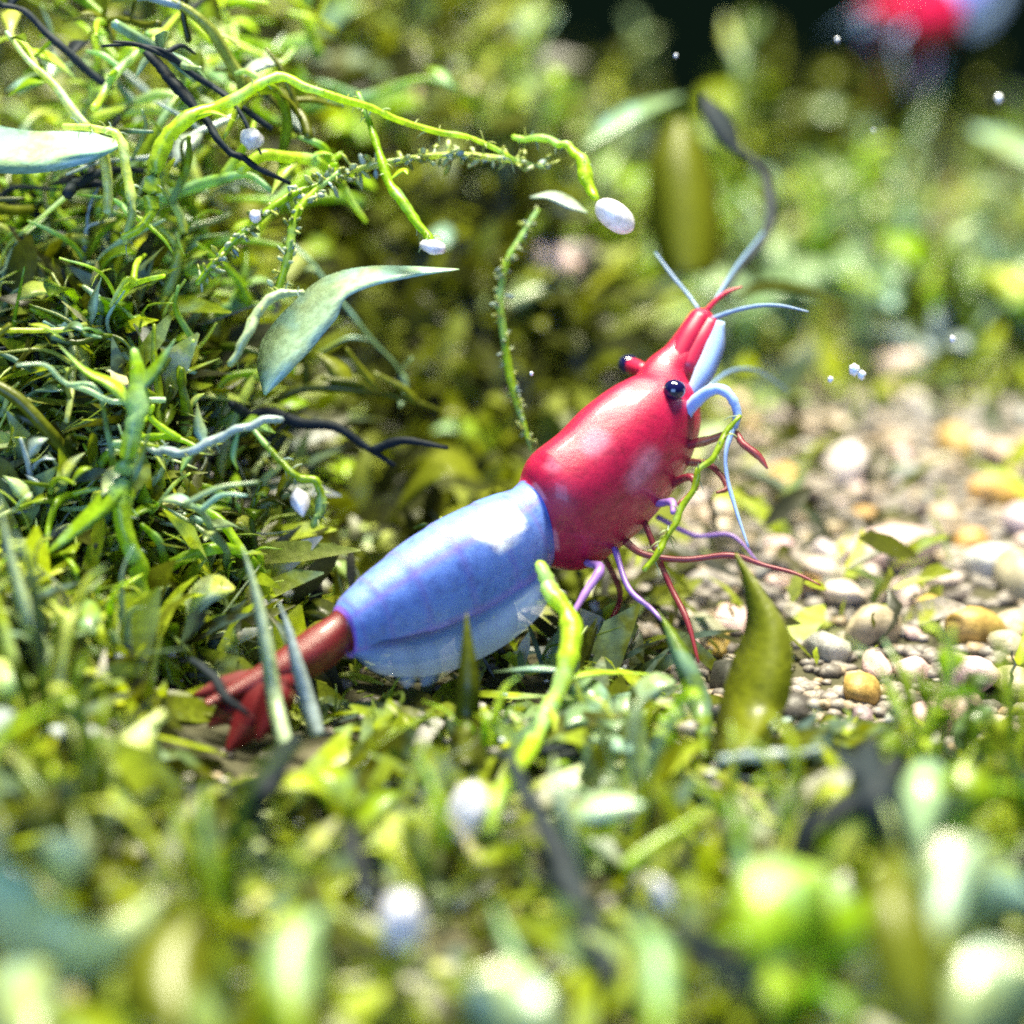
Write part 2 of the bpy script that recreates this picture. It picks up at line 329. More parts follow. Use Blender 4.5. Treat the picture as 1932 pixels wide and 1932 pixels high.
def build_shrimp():
    Ds = np.array([P(a, b, e) for a, b, c, d, e in ST]); Vs = np.array([P(c, d, e) for a, b, c, d, e in ST])
    sub = 8; Dd = spline(Ds, sub); Vd = spline(Vs, sub); n = len(Dd); s = np.arange(n)/sub
    C = (Dd+Vd)/2; T = np.gradient(C, axis=0)
    Ts = np.array([T[max(0, i-6):i+7].mean(0) for i in range(n)]); Ts /= np.linalg.norm(Ts, axis=1)[:, None]
    half = np.linalg.norm(Dd-Vd, axis=1)/2
    roll = math.radians(40); rho = np.interp(s, [0, 4, 11, 14, 18, 20, 24], [1.5, .8, .72, .74, .8, .9, .8])
    a = half/np.sqrt(math.cos(roll)**2+(rho*math.sin(roll))**2); b = a*rho
    step = np.zeros(n)                           # overlapping plates of the abdomen
    for k in (6.3, 7.3, 8.3, 9.35, 10.4): step += np.where((s > k-1) & (s <= k), (k-s), 0)*.022
    a = a*(1+step); b = b*(1+step*1.3)
    seg = 44; ang = np.arange(seg)*2*math.pi/seg
    V = np.zeros((n, seg, 3)); Cc = np.zeros((n, seg, 4)); Cc[..., 3] = 1
    Us = []
    for i in range(n):
        N2 = Dd[i]-Vd[i]; N2 -= Ts[i]*(N2@Ts[i]); N2 /= np.linalg.norm(N2)
        U = N2*math.cos(roll)-AX*math.sin(roll); U -= Ts[i]*(U@Ts[i]); U /= np.linalg.norm(U); Lr = np.cross(Ts[i], U)
        Us.append((U, Lr))
        ca, sa = np.cos(ang), np.sin(ang)
        crest = 1+(.06*np.exp(-(np.minimum(ang, 2*math.pi-ang)/.22)**2) if 13 < s[i] < 23 else 0)
        cu = np.sign(ca)*np.abs(ca)**.92*a[i]*crest; cl = np.sign(sa)*np.abs(sa)**.88*b[i]
        V[i] = C[i]+cu[:, None]*U+cl[:, None]*Lr
        for j in range(seg):
            dn = math.cos(ang[j]); wob = .16*math.sin(ang[j]*3+1)+.1*math.sin(ang[j]*7)
            if s[i]+wob*.15 < 4.45: c = np.array([.13, .008, .012])  # tail red with its shade included in the colour
            elif s[i]+wob*.35 < 11.75:
                c = np.array([.12, .22, .64])
                if abs(s[i] % 1-.33) < .07: c = c*.8+np.array([.05, .0, .06])
                if abs(ang[j]-.55) < .1 or abs(ang[j]-(2*math.pi-.55)) < .1: c = lerp(c, (.2, .12, .6), .55)
                if abs(dn+.35) < .16: c = lerp(c, (.36, .22, .75), .5)
                if s[i] < 4.9: c = lerp(c, (.3, .05, .6), .6)
            else:
                c = np.array([.38, .004, .05])
                if s[i] > 18.5: c = np.array([.48, .01, .055])
                if s[i] < 12.15: c = lerp(c, (.75, .3, .4), .5*(math.sin(ang[j]*5) > .2))
            Cc[i, j, :3] = c
    for cx, cy, rr_ in ((915, 992, 30), (945, 996, 34), (965, 985, 26), (940, 1018, 20)):      # white saddle
        p = P(cx, cy, sdepth(cx)-2); d = np.linalg.norm(V-p, axis=2); dm = d.min(); kf = np.exp(-((d-dm)/px(rr_*.8))**6)
        Cc[..., :3] = Cc[..., :3]*(1-kf[..., None])+np.array([.95, .96, 1.0])*kf[..., None]
    for cx, cy, rr_ in ((1042, 878, 20), (1112, 856, 16), (1128, 842, 15), (1200, 862, 15), (1186, 880, 18), (1172, 900, 12), (1185, 752, 14)):   # pale flecks
        p = P(cx, cy, sdepth(cx)-2); d = np.linalg.norm(V-p, axis=2); dm = d.min()
        kf = np.exp(-((d-dm)/px(rr_*.38))**2)*.35
        Cc[..., :3] = Cc[..., :3]*(1-kf[..., None])+np.array([.6, .3, .45])*kf[..., None]
    mb = MB(); vv = V.reshape(-1, 3)
    f = [(i*seg+j, i*seg+(j+1) % seg, (i+1)*seg+(j+1) % seg, (i+1)*seg+j) for i in range(n-1) for j in range(seg)]
    f += [tuple(range(seg)), tuple((n-1)*seg+j for j in reversed(range(seg)))]
    mb.add(vv, f, .5); me = mb.mesh('body', SHRIMP0)
    ca = me.color_attributes.new('shell_colour', 'FLOAT_COLOR', 'POINT'); ca.data.foreach_set('color', Cc.reshape(-1))
    root = thing('shrimp', 'red shrimp with white middle and red tail climbing over green plants beside gravel', 'shrimp', SHRIMP0)
    def part(name, fn, m, parent=root, label=None):
        b_ = MB(); fn(b_); o = link(name, b_.mesh(name, SHRIMP0), M[m], parent)
        if label: o['label'] = label
        return o
    o = link('body', me, M['shell'], root)
    Ch = P(1248, 712, 81.1)
    U, Lr = Us[19*sub]
    # eyes
    e1 = P(1272, 735, 79.2); e2 = P(1186, 688, 82.6)
    for e, base in ((e1, P(1245, 722, 80.6)), (e2, P(1215, 700, 81.6))):
        st = part('eyestalk', lambda b_: tube(b_, spline([base, lerp(base, e, .55), lerp(base, e, .92)], 4), [px(15), px(17), px(16)], 9), 'red')
        part('eye', lambda b_: blob(b_, e, px(22), px(22), px(20), rough=0, n=18, m=12), 'eye', st)
    # snout: antennule bases, blue scales
    for off in (-10, 9):
        part('antennule_base', lambda b_: tube(b_, spline([P(1285+off, 690+off*.6, 80.9), P(1312+off, 640+off*.6, 81.2), P(1334+off, 603+off*.6, 81.5)], 5), [px(23), px(23), px(20)], 9), 'red')
    part('antennal_scale', lambda b_: blade(b_, spline([P(1298, 756, 80.4), P(1328, 704, 80.4), P(1350, 652, 80.6), P(1360, 606, 80.8)], 5), [px(20), px(40), px(38), px(16)], .1, up=-AX, fold=.15), 'blue')
    part('antennal_scale', lambda b_: blade(b_, spline([P(1262, 690, 82.8), P(1290, 640, 83), P(1322, 598, 83.2)], 5), [px(20), px(34), px(12)], .1, up=-AX, fold=.15), 'red')
    def line(name, pts, rad, m, n=6, sides=7, parent=root): return part(name, lambda b_: tube(b_, spline([P(*p) for p in pts], n), [px(r) for r in rad], sides, bump=.09), m, parent)
    line('antennule', [(1338, 604, 81.5), (1380, 588, 81.3), (1430, 577, 81), (1475, 577, 80.6), (1525, 588, 80)], [6, 4.5, 4, 3, 1.5], 'feeler')
    line('antennule', [(1328, 592, 82), (1352, 566, 82), (1374, 550, 82), (1400, 541, 82)], [6, 5, 4, 1.5], 'red')
    line('antennule', [(1318, 584, 82.4), (1298, 556, 82.8), (1270, 522, 83.2), (1236, 476, 83.8)], [4, 4, 4, 3.5, 2], 'feeler')
    line('antennule', [(1336, 588, 82.4), (1366, 540, 84), (1392, 500, 86), (1440, 440, 89)], [4, 4, 4, 3], 'feeler')
    a1 = line('antenna', [(1284, 800, 80.2), (1300, 772, 79.8), (1330, 742, 79.4), (1356, 734, 79.2), (1378, 748, 79), (1391, 778, 79), (1386, 806, 79)], [20, 14, 12, 11, 10, 9, 8], 'blue')
    line('flagellum', [(1386, 802, 79), (1370, 852, 78.8), (1372, 900, 78.6), (1388, 960, 78.2), (1412, 1032, 77.8)], [6, 5, 4, 4, 3.5, 2], 'blue', parent=a1)
    a2 = line('antenna', [(1270, 770, 82.5), (1310, 750, 83), (1338, 728, 83.5)], [12, 10, 7], 'blue')
    line('flagellum', [(1338, 728, 83.5), (1380, 700, 85), (1430, 700, 87), (1490, 740, 89)], [5, 4, 3, 1.5], 'feeler', parent=a2)
    # legs
    line('leg', [(1180, 1022, 79.2), (1215, 1046, 78.8), (1290, 1056, 78.5), (1378, 1048, 78.2), (1440, 1066, 78), (1500, 1082, 77.6), (1548, 1104, 77.2)], [7.9, 6.5, 5.8, 5.8, 4.3, 3.6, 1.8], 'legred')
    line('leg', [(1108, 1062, 78.4), (1132, 1074, 77.6), (1104, 1120, 77), (1082, 1160, 76.6), (1068, 1210, 76.2)], [7.9, 10.1, 7.9, 5.0, 2.2], 'violet')
    line('leg', [(1288, 842, 80), (1330, 832, 79.6), (1384, 818, 79.2), (1402, 838, 78.8), (1432, 862, 78.6), (1448, 884, 78.4)], [10.1, 9.4, 6.5, 7.2, 7.2, 2.2], 'legred')
    line('leg', [(1284, 872, 80.4), (1330, 874, 80), (1356, 892, 79.6), (1372, 920, 79.2), (1352, 930, 79)], [8.6, 6.5, 5.8, 6.5, 2.2], 'legred')
    line('leg', [(1262, 915, 80), (1300, 900, 79.2), (1312, 920, 78.8), (1280, 952, 78.4)], [8.6, 7.9, 6.5, 3.6], 'legred')
    line('leg', [(1240, 950, 79.5), (1268, 948, 78.6), (1270, 968, 78.2)], [7.2, 8.6, 5.0], 'violet')
    line('leg', [(1216, 985, 79.5), (1262, 1100, 78.5), (1296, 1170, 77.6), (1318, 1250, 76.8)], [6.5, 5.8, 5.8, 2.2], 'legred')
    line('leg', [(1160, 1035, 79), (1186, 1110, 78), (1230, 1150, 77.3), (1262, 1186, 76.6)], [6.5, 5.8, 5.0, 2.2], 'violet')
    line('leg', [(1240, 975, 82.2), (1310, 1010, 82.5), (1380, 1010, 82.2), (1430, 1060, 81.6)], [6.5, 5.0, 4.3, 1.8], 'violet')
    line('leg', [(1140, 1050, 81), (1170, 1120, 80.4), (1150, 1180, 79.5), (1150, 1220, 79)], [6.5, 5.8, 5.0, 2.2], 'legred')
    # swimmerets: paired translucent flaps under the abdomen
    for sd in (-1.25, 1.3):
        part('side_flap', lambda b_: blade(b_, spline([P(x, y, sdepth(x)+sd*k) for x, y, k in ((668, 1226, .5), (720, 1240, .9), (790, 1236, 1), (860, 1214, 1.05), (930, 1176, 1.1), (990, 1128, 1.1), (1028, 1084, .9))], 6), [px(20), px(62), px(78), px(88), px(92), px(86), px(50)], .05, up=-AX, fold=-.08), 'veil')
    for k, (bx, by, tx, ty, wd) in enumerate(((748, 1240, 770, 1300, 30), (800, 1232, 800, 1296, 34), (880, 1196, 872, 1250, 34), (950, 1150, 944, 1206, 30))):
        d = sdepth(bx)
        for sd in (-.3, .7):
            part('swimmeret', lambda b_: blade(b_, spline([P(bx, by-30, d+sd), P(lerp(bx, tx, .5)+8, lerp(by, ty, .5), d+sd), P(tx+sd*9, ty, d+sd)], 6), [px(wd*.8), px(wd*1.4), px(wd*1.5), px(wd*1.1), px(8)], .04, up=-AX, fold=.1), 'gauze')
    # tail fan
    for x1, y1, x2, y2, wd, dp in ((470, 1290, 364, 1312, 34, -.2), (470, 1310, 392, 1372, 38, -.6), (505, 1318, 426, 1420, 44, -.9), (530, 1300, 486, 1398, 40, -1.2)):
        d0 = sdepth(540)
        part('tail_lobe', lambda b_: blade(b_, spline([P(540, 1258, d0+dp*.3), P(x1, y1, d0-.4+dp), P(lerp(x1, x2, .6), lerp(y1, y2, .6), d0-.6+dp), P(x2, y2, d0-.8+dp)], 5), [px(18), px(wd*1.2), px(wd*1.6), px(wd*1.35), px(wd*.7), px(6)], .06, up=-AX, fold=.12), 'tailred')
    return root
shrimp = build_shrimp()
r2 = shrimp.copy(); col.objects.link(r2)
r2['label'] = 'blurred blue-white shrimp with red head clinging to plants against the dark background'
cmap = {}
for ch in shrimp.children:
    c = ch.copy(); col.objects.link(c); c.parent = r2
    for g in ch.children: d = g.copy(); col.objects.link(d); d.parent = c
rot = Matrix.Rotation(math.radians(-48), 4, Vector(AX))@Matrix.Rotation(math.radians(180), 4, 'Z')
r2.matrix_world = Matrix.Translation(Vector(P(1800, 40, 150))*S)@rot@Matrix.Scale(0.85, 4)

# ------------------------------------------------------------------ traced plants
def strand(name, label, pts, rad, m, cat='water weed', bump=.14, group=None, leaflets=(), flat=.75, sub=6):
    """one stem traced along a path: (dx, dy, distance); leaflets hang on it as parts"""
    p = spline([F(*q) for q in pts], sub); o0 = p[0]
    jit = rng.normal(0, .055, (len(pts)*2, 3)); jit[0] = 0
    p = p+np.stack([np.interp(np.linspace(0, 1, len(p)), np.linspace(0, 1, len(jit)), jit[:, k]) for k in range(3)], 1)
    root = thing(name, label, cat, o0, group)
    b_ = MB(); tube(b_, p, [px(r) for r in rad], 8, bump=bump, flat=flat); link('stem', b_.mesh('stem', o0), M[m], root)
    if m != 'dark' and len(p) > 14:
        b_ = MB()
        for _ in range(int(len(p)*1.2)):
            c = p[R.randrange(len(p))]; d = np.array([R.gauss(0, 1) for _ in range(3)]); d /= np.linalg.norm(d); L_ = R.uniform(.2, .6)
            tube(b_, spline([c, c+d*L_*.6, c+d*L_+np.array([0, 0, -.12])], 2), [.03, .012], 4)
        o = link('algae_hairs', b_.mesh('algae_hairs', o0), M['bead'], root); o['kind'] = 'stuff'
    for (pp, wd, prof, mm) in leaflets:
        q = spline([F(*a) for a in pp], 5); b_ = MB(); blade(b_, q, W(prof, px(wd)), .06, up=-AX*.6+UP*.7); link('leaf', b_.mesh('leaf', o0), M[mm], root)
    return root
def leaf(name, label, pts, wd, prof, m, cat='leaf', up=None, fold=.2, stalk=None, group=None):
    q = spline([F(*a) for a in pts], 7); o0 = q[0]; b_ = MB()
    blade(b_, q, W(prof, px(wd)), .07, up=(-AX*.5+UP*.8) if up is None else up, fold=fold)
    if stalk:
        root = thing(name, label, cat, o0, group); link('blade', b_.mesh('blade', o0), M[m], root)
        c_ = MB(); tube(c_, spline([F(*a) for a in stalk], 5), [px(6), px(5)], 6); link('stalk', c_.mesh('stalk', o0), M[m], root); return root
    return tag(link(name, b_.mesh(name, o0), M[m], None, o0), label, cat, group)
def bead_strand(name, label, pts, rad, bead, m='bead', step=.3):
    p = spline([P(*q) for q in pts], 7); o0 = p[0]; root = thing(name, label, 'water plant', o0)
    b_ = MB(); tube(b_, p, [px(r) for r in rad], 7, bump=.1); link('stem', b_.mesh('stem', o0), M['lime'], root)
    b_ = MB(); ln = np.r_[0, np.cumsum(np.linalg.norm(np.diff(p, axis=0), axis=1))]
    s = .2
    while s < ln[-1]:
        c = np.array([np.interp(s, ln, p[:, k]) for k in range(3)])
        for _ in range(R.randint(2, 4)):
            d = np.array([R.gauss(0, 1) for _ in range(3)]); d /= np.linalg.norm(d); L_ = px(bead)*R.uniform(.6, 1.3)
            tube(b_, spline([c, c+d*L_*.6, c+d*L_+np.array([0, 0, -.04])], 2), [px(3), px(2)], 5)
            blob(b_, c+d*L_*R.uniform(.5, 1), px(bead*R.uniform(.1, .28)), px(bead*.16), px(bead*R.uniform(.2, .6)), n=6, m=5, rough=.2, axis=d)
        s += step*R.uniform(.6, 1.3)
    o = link('hairs', b_.mesh('hairs', o0), M[m], root); o['kind'] = 'stuff'; return root

leaf('broad_leaf', 'broad pale blue-green leaf lying flat above the dark twig, jutting from the bush', [(-120, 260, 82), (-20, 290, 80), (60, 298, 79), (140, 290, 78.6), (232, 272, 78.6)], 140, [.8, 1, 1, .95, .9, .8, .6, .1], 'mint', up=-AX*.75+UP*.65)
strand('arched_weed', 'lime green stem arching over the dark twig and crossing the bush', [(232, 448, 78), (278, 420, 78), (288, 360, 78), (300, 285, 78), (345, 228, 78), (430, 190, 78.4), (520, 141, 78.8), (580, 168, 79), (690, 200, 79.5), (780, 236, 80), (880, 262, 80.6), (980, 300, 81)], [9, 12, 19, 21, 19, 14, 13, 11, 9, 8, 7, 5], 'lime',
       leaflets=[([(360, 222, 78), (400, 212, 77.8), (446, 228, 77.6)], 16, LANCE, 'lime')])
strand('bent_weed', 'yellow-green stem folding down from the tip of the broad pale leaf', [(120, 238, 78.2), (205, 245, 78), (232, 275, 77.8), (240, 340, 77.8), (246, 400, 77.8), (236, 455, 78)], [7, 10, 12, 12, 11, 6], 'lime')
strand('dark_twig', 'dark navy dead twig slanting behind the lime arch', [(276, 100, 80.5), (310, 135, 80), (345, 180, 79.6), (380, 225, 79.4), (430, 280, 79.4), (480, 312, 79.4), (548, 348, 79.6)], [9, 14, 17, 10, 9, 9, 8, 5], 'dark', cat='twig')
bead_strand('beaded_plant', 'beaded feathery strand slanting up toward the dark twig with a blue bead', [(372, 535, 78), (420, 478, 78), (480, 420, 78), (545, 370, 78.4), (610, 345, 79)], [6, 8, 8, 7, 5], 22)
bead_strand('beaded_plant', 'beaded upright green strand beside the pale bent leaf', [(520, 560, 78), (545, 480, 78), (556, 410, 78.2), (590, 365, 78.6), (640, 325, 79)], [8, 9, 9, 7, 5], 20)
bead_strand('beaded_plant', 'beaded pale strand running level below the lime arch', [(600, 345, 79.4), (680, 318, 80), (770, 300, 80.4), (860, 292, 81), (950, 300, 81.6), (1030, 316, 82)], [6, 7, 7, 6, 6, 4], 26)
bead_strand('beaded_plant', 'thin beaded strand hanging down behind the shrimp', [(1015, 395, 84), (985, 445, 83.6), (958, 490, 83.4), (944, 560, 83.2), (952, 640, 83), (965, 720, 82.8), (985, 790, 82.6), (1004, 852, 82.4)], [5, 6, 7, 8, 8, 9, 6, 4], 17)
root = strand('bulb_weed', 'bright green straight stem ending in a small white bulb', [(676, 175, 80), (700, 240, 79.6), (725, 320, 79), (748, 372, 78.6), (786, 424, 78.2), (812, 458, 78)], [6, 7, 10, 13, 12, 11], 'lime', leaflets=[([(735, 340, 79), (760, 322, 79), (770, 330, 78.8)], 16, OVAL, 'lime')])
o0 = P(676, 175, 80); b_ = MB(); blob(b_, P(818, 466, 77.9), px(26), px(18), px(14), axis=(.2, 0, 1)); link('bulb', b_.mesh('bulb', o0), M['white'], root)
root = strand('bulb_weed', 'green crooked stem with white oval bulb hanging at its tip', [(968, 258, 82), (1020, 264, 81.6), (1062, 274, 81.2), (1092, 300, 80.8), (1108, 335, 80.4), (1120, 376, 80)], [7, 9, 10, 12, 17, 8], 'lime')
o0 = P(968, 258, 82); b_ = MB(); blob(b_, P(1160, 408, 79.6), px(27), px(27), px(44), rough=.02, n=16, m=12, axis=(P(1200, 438, 80)-P(1125, 380, 79.6))); link('bulb', b_.mesh('bulb', o0), M['white'], root)
leaf('pale_leaf', 'small whitish leaf at the top of the hanging beaded strand', [(1000, 372, 83), (1040, 372, 82.8), (1080, 390, 82.6), (1110, 402, 82.6)], 46, OVAL, 'bluepale')
leaf('bent_leaf', 'long pale green leaf bending over the dark hollow', [(866, 508, 78.4), (780, 516, 78.6), (700, 528, 78.8), (640, 552, 79), (600, 596, 79), (560, 640, 78.8), (525, 690, 78.4), (500, 745, 78.2)], 140, [.02, .22, .42, .62, .85, 1, 1, .9, .6, .06], 'mint', up=-AX*.6+UP*.75+RT*-.25)
strand('pale_weed', 'pale blue stem with a hooked tip leaning before the bent leaf', [(572, 552, 77.6), (520, 560, 77.4), (488, 590, 77.2), (460, 640, 77), (430, 690, 77)], [8, 13, 12, 12, 8], 'bluepale')
strand('pale_weed', 'pale blue twig lying level under the bent leaf', [(258, 836, 76.6), (300, 850, 76.4), (350, 850, 76.2), (410, 828, 76), (470, 806, 76), (528, 788, 76.2)], [8, 11, 12, 12, 11, 9], 'bluepale', leaflets=[([(385, 838, 76), (375, 800, 76), (372, 760, 76)], 24, LANCE, 'pale'), ([(450, 812, 76), (440, 860, 76), (450, 890, 76)], 14, LANCE, 'lime')])
strand('thick_weed', 'thick lime stem rising through the left of the bush', [(330, 1300, 76), (290, 1180, 75.6), (262, 1090, 75.4), (240, 1010, 75), (232, 920, 75), (250, 830, 75), (262, 740, 75), (256, 660, 75.2)], [26, 24, 22, 20, 22, 24, 20, 10], 'lime', leaflets=[([(240, 900, 75), (190, 960, 74.6), (120, 1020, 74.4), (70, 1060, 74.4)], 50, LANCE, 'lime'), ([(255, 780, 75), (215, 730, 75), (160, 700, 75.2), (110, 650, 75.4)], 30, LANCE, 'lime'), ([(262, 740, 75), (300, 690, 75), (330, 640, 75)], 34, LANCE, 'lime'), ([(240, 930, 74.9), (262, 880, 74.5), (285, 800, 74.4)], 22, LANCE, 'leaf')])
strand('loop_weed', 'green stem looping down beside the dark hollow with a pale knob', [(470, 800, 77), (520, 860, 76.6), (560, 896, 76.4), (596, 916, 76.4), (604, 960, 76.4), (590, 992, 76.4)], [6, 8, 9, 10, 10, 8], 'leaf', leaflets=[([(560, 920, 76.3), (566, 945, 76.2), (572, 975, 76.2)], 36, OVAL, 'white')])
for nm, lb, pts, wd, mt in (
    ('hairgrass', 'pale blade standing in front of the red tail, nearer the tail tip', [(545, 1430, 72.2), (520, 1330, 72.2), (505, 1230, 72.4), (490, 1150, 72.6), (475, 1090, 72.8), (457, 1030, 73)], 30, 'bluepale'),
    ('hairgrass', 'pale blade standing in front of the red tail, nearer the white body', [(600, 1390, 73), (580, 1320, 73), (560, 1250, 73), (545, 1190, 73.2), (526, 1136, 73.4)], 30, 'bluepale'),
    ('hairgrass', 'blue grey blade curving up from the carpet left of the thick stem', [(120, 1330, 70), (80, 1230, 70), (45, 1140, 70), (20, 1050, 70.2), (-2, 945, 70.4)], 34, 'bluepale'),
    ('hairgrass', 'light green blade leaning into the carpet left of the tail', [(100, 1470, 68), (60, 1400, 68), (30, 1300, 68), (8, 1190, 68.4), (-20, 1090, 69)], 46, 'leaf'),
    ('hairgrass', 'dark green upright blade before the swimmerets', [(876, 1440, 72), (880, 1370, 72), (884, 1290, 72), (882, 1220, 72.2), (880, 1156, 72.6)], 50, 'olive'),
    ('hairgrass', 'white spike blade beside the level pale leaf in the carpet', [(1100, 1660, 69), (1078, 1590, 69), (1060, 1520, 69), (1048, 1470, 69.2), (1044, 1422, 69.4)], 36, 'bluepale'),
    ('hairgrass', 'lime blade slanting low across the carpet under the gravel', [(1180, 1640, 68), (1230, 1600, 68.4), (1290, 1560, 68.8), (1340, 1520, 69.2)], 26, 'lime'),
    ('hairgrass', 'green blade rising from the carpet before the white spike', [(840, 1600, 67), (830, 1540, 67), (810, 1470, 67.4), (780, 1410, 68)], 22, 'lime'),
    ('hairgrass', 'thin green blade leaning away from the dark twig in the carpet', [(1480, 1960, 61), (1440, 1800, 62), (1410, 1680, 63), (1390, 1560, 64), (1375, 1490, 65)], 34, 'lime'),
    ('hairgrass', 'slim lime blade at the foot of the dark twig', [(990, 1960, 60), (985, 1850, 61), (950, 1760, 62), (930, 1700, 62.6)], 32, 'lime'),
    ('hairgrass', 'green blade bowed left of the tail lobes', [(228, 1570, 71), (224, 1490, 71), (205, 1400, 71.2), (180, 1320, 71.6), (190, 1270, 72)], 20, 'dark'),
    ):
    leaf(nm, lb, pts, wd, [.9, 1, .95, .85, .7, .5, .3, .06], mt, cat='grass blade', up=-AX)
strand('long_weed', 'long lime stem bending in front of the white body and down into the carpet', [(1018, 1062, 76), (1040, 1110, 75.6), (1068, 1160, 75), (1082, 1205, 74.4), (1060, 1280, 73.6), (1020, 1370, 72.6), (980, 1440, 71.6), (945, 1500, 71), (920, 1570, 70)], [12, 19, 20, 22, 17, 16, 15, 14, 10], 'lime', leaflets=[([(1045, 1290, 73.6), (1110, 1272, 74), (1180, 1270, 74.6), (1270, 1275, 75)], 16, LANCE, 'lime'), ([(1070, 1265, 73.8), (1000, 1262, 74), (930, 1268, 74.4)], 14, LANCE, 'pale')])
strand('slender_weed', 'thin yellow-green stem passing before the shrimp legs', [(1215, 1075, 77.2), (1250, 1030, 77.4), (1280, 980, 77.6), (1320, 900, 77.8), (1350, 850, 78), (1392, 780, 78.4)], [7, 8, 8, 8, 8, 5], 'leaf')
leaf('pointed_leaf', 'olive pointed leaf standing upright at the edge of the gravel', [(1390, 1420, 72), (1420, 1350, 72.4), (1440, 1270, 73), (1445, 1190, 73.6), (1420, 1110, 74.2), (1388, 1044, 74.8)], 120, [.7, .95, 1, .95, .75, .4, .18, .05], 'olive', up=-AX*.9-RT*.4, fold=.25, stalk=[(1390, 1420, 72), (1360, 1500, 71)])
leaf('pointed_leaf', 'light green upright leaf behind the olive pointed leaf', [(1330, 1430, 73), (1322, 1340, 73.4), (1290, 1250, 74), (1262, 1190, 74.6), (1240, 1150, 75)], 44, LANCE, 'leaf', up=-AX)
strand('pale_weed', 'pale level twig lying in the carpet below the pointed leaf', [(1362, 1432, 69), (1420, 1426, 69), (1480, 1424, 69), (1552, 1416, 69)], [9, 11, 11, 10, 7], 'bluepale')
strand('dark_twig', 'dark dead twig slanting down through the carpet', [(958, 1420, 70), (990, 1490, 69), (1030, 1560, 68), (1062, 1640, 67), (1090, 1700, 66), (1120, 1770, 65), (1160, 1850, 63.6), (1192, 1910, 62.6)], [9, 13, 15, 22, 26, 17, 16, 20, 9], 'dark', cat='twig', flat=.6)
strand('dark_twig', 'short dark twig buried in the carpet beside a pale round leaf', [(655, 1565, 66), (675, 1625, 65), (700, 1670, 64.6), (745, 1690, 64)], [11, 15, 14, 8], 'dark', cat='twig')
strand('dark_twig', 'dark broken stem standing before the tail lobes', [(430, 1580, 69), (470, 1540, 69), (505, 1480, 69), (530, 1420, 69.4), (560, 1390, 70)], [18, 20, 22, 18, 10], 'dark', cat='twig')
strand('dark_twig', 'dark stick lying over the red tail', [(360, 1245, 73), (400, 1275, 72.4), (430, 1315, 72), (470, 1350, 71.8)], [7, 11, 11, 5], 'dark', cat='twig')
strand('dark_twig', 'blurred dark twig low in the carpet before the gravel', [(1270, 1752, 60), (1330, 1790, 60), (1380, 1830, 60), (1420, 1880, 59.5)], [16, 22, 22, 12], 'dark', cat='twig')
strand('dark_weed', 'dark blue-black weed clump at the gravel edge', [(1700, 1640, 66), (1680, 1570, 66.6), (1650, 1510, 67), (1640, 1450, 67.6), (1652, 1395, 68)], [12, 26, 36, 30, 8], 'dark', cat='water plant', bump=.25,
       leaflets=[([(1650, 1500, 67), (1600, 1520, 66.6), (1540, 1560, 66), (1490, 1620, 65.6)], 44, LANCE, 'dark'), ([(1640, 1470, 67), (1600, 1440, 67), (1575, 1400, 67)], 46, LANCE, 'dark'), ([(1655, 1480, 67), (1690, 1440, 67), (1700, 1400, 67.2)], 40, LANCE, 'dark')])
leaf('round_leaf', 'round pale leaf beside the dark weed clump at the gravel edge', [(1775, 1440, 67), (1760, 1480, 66.6), (1745, 1540, 66), (1730, 1600, 65.6)], 90, OVAL, 'mint', up=-AX+UP*.2)
leaf('round_leaf', 'round yellow-green leaf beside the pale round leaf', [(1770, 1520, 66.4), (1810, 1500, 66.4), (1845, 1510, 66.4), (1865, 1530, 66.6)], 84, OVAL, 'leaf', up=-AX+UP*.2)
for lb, x, y, d, w_, h_ in (('white egg-shaped bulb nested in the carpet under the swimmerets', 882, 1532, 70, 30, 46), ('pale round bulb in the carpet beside the short dark twig', 756, 1738, 63, 32, 40), ('small white pointed bulb in the carpet right of the dark twig', 1248, 1688, 65, 14, 28),
                     ('blue-white bead on the feathery slanting strand', 482, 408, 77.6, 11, 12), ('small white knob among the bush stems', 475, 262, 79, 22, 20)):
    b_ = MB(); p = F(x, y, d); blob(b_, p, px(w_), px(w_*.85), px(h_), rough=.13, n=14, m=10, axis=(R.gauss(0, .4), R.gauss(0, .4), 1)); tag(link('pale_bulb', b_.mesh('pale_bulb', p), M['white'], None, p), lb, 'bulb')
leaf('pale_leaf', 'pale cyan leaf lying level beside the white spike blade', [(1085, 1545, 69), (1120, 1530, 69), (1165, 1522, 69), (1215, 1518, 69)], 58, OVAL, 'mint', up=-AX*.7+UP*.7)
leaf('pale_leaf', 'small cyan leaf above the level pale leaf', [(1110, 1392, 71), (1140, 1400, 71), (1175, 1412, 71), (1200, 1420, 71)], 36, OVAL, 'mint', up=-AX*.7+UP*.7)
leaf('pale_leaf', 'pale blue-green upright oval leaf over the curled leaf rim', [(120, 1690, 63), (118, 1640, 63), (130, 1590, 63), (150, 1545, 63.4)], 80, OVAL, 'mint', up=-AX)
leaf('curled_leaf', 'large pale curled leaf with yellow rim low in the carpet', [(-60, 1650, 62), (20, 1715, 61.4), (90, 1770, 61), (170, 1790, 61), (250, 1760, 61.2), (300, 1690, 61.6)], 130, [.8, 1, 1, .95, .8, .6, .4, .1], 'mint', up=-AX*.9-UP*.3)
leaf('dark_leaf', 'dark leaf curled inside the pale leaf rim', [(300, 1690, 63), (255, 1730, 63), (210, 1760, 63), (160, 1760, 63)], 70, OVAL, 'olive', up=-AX)
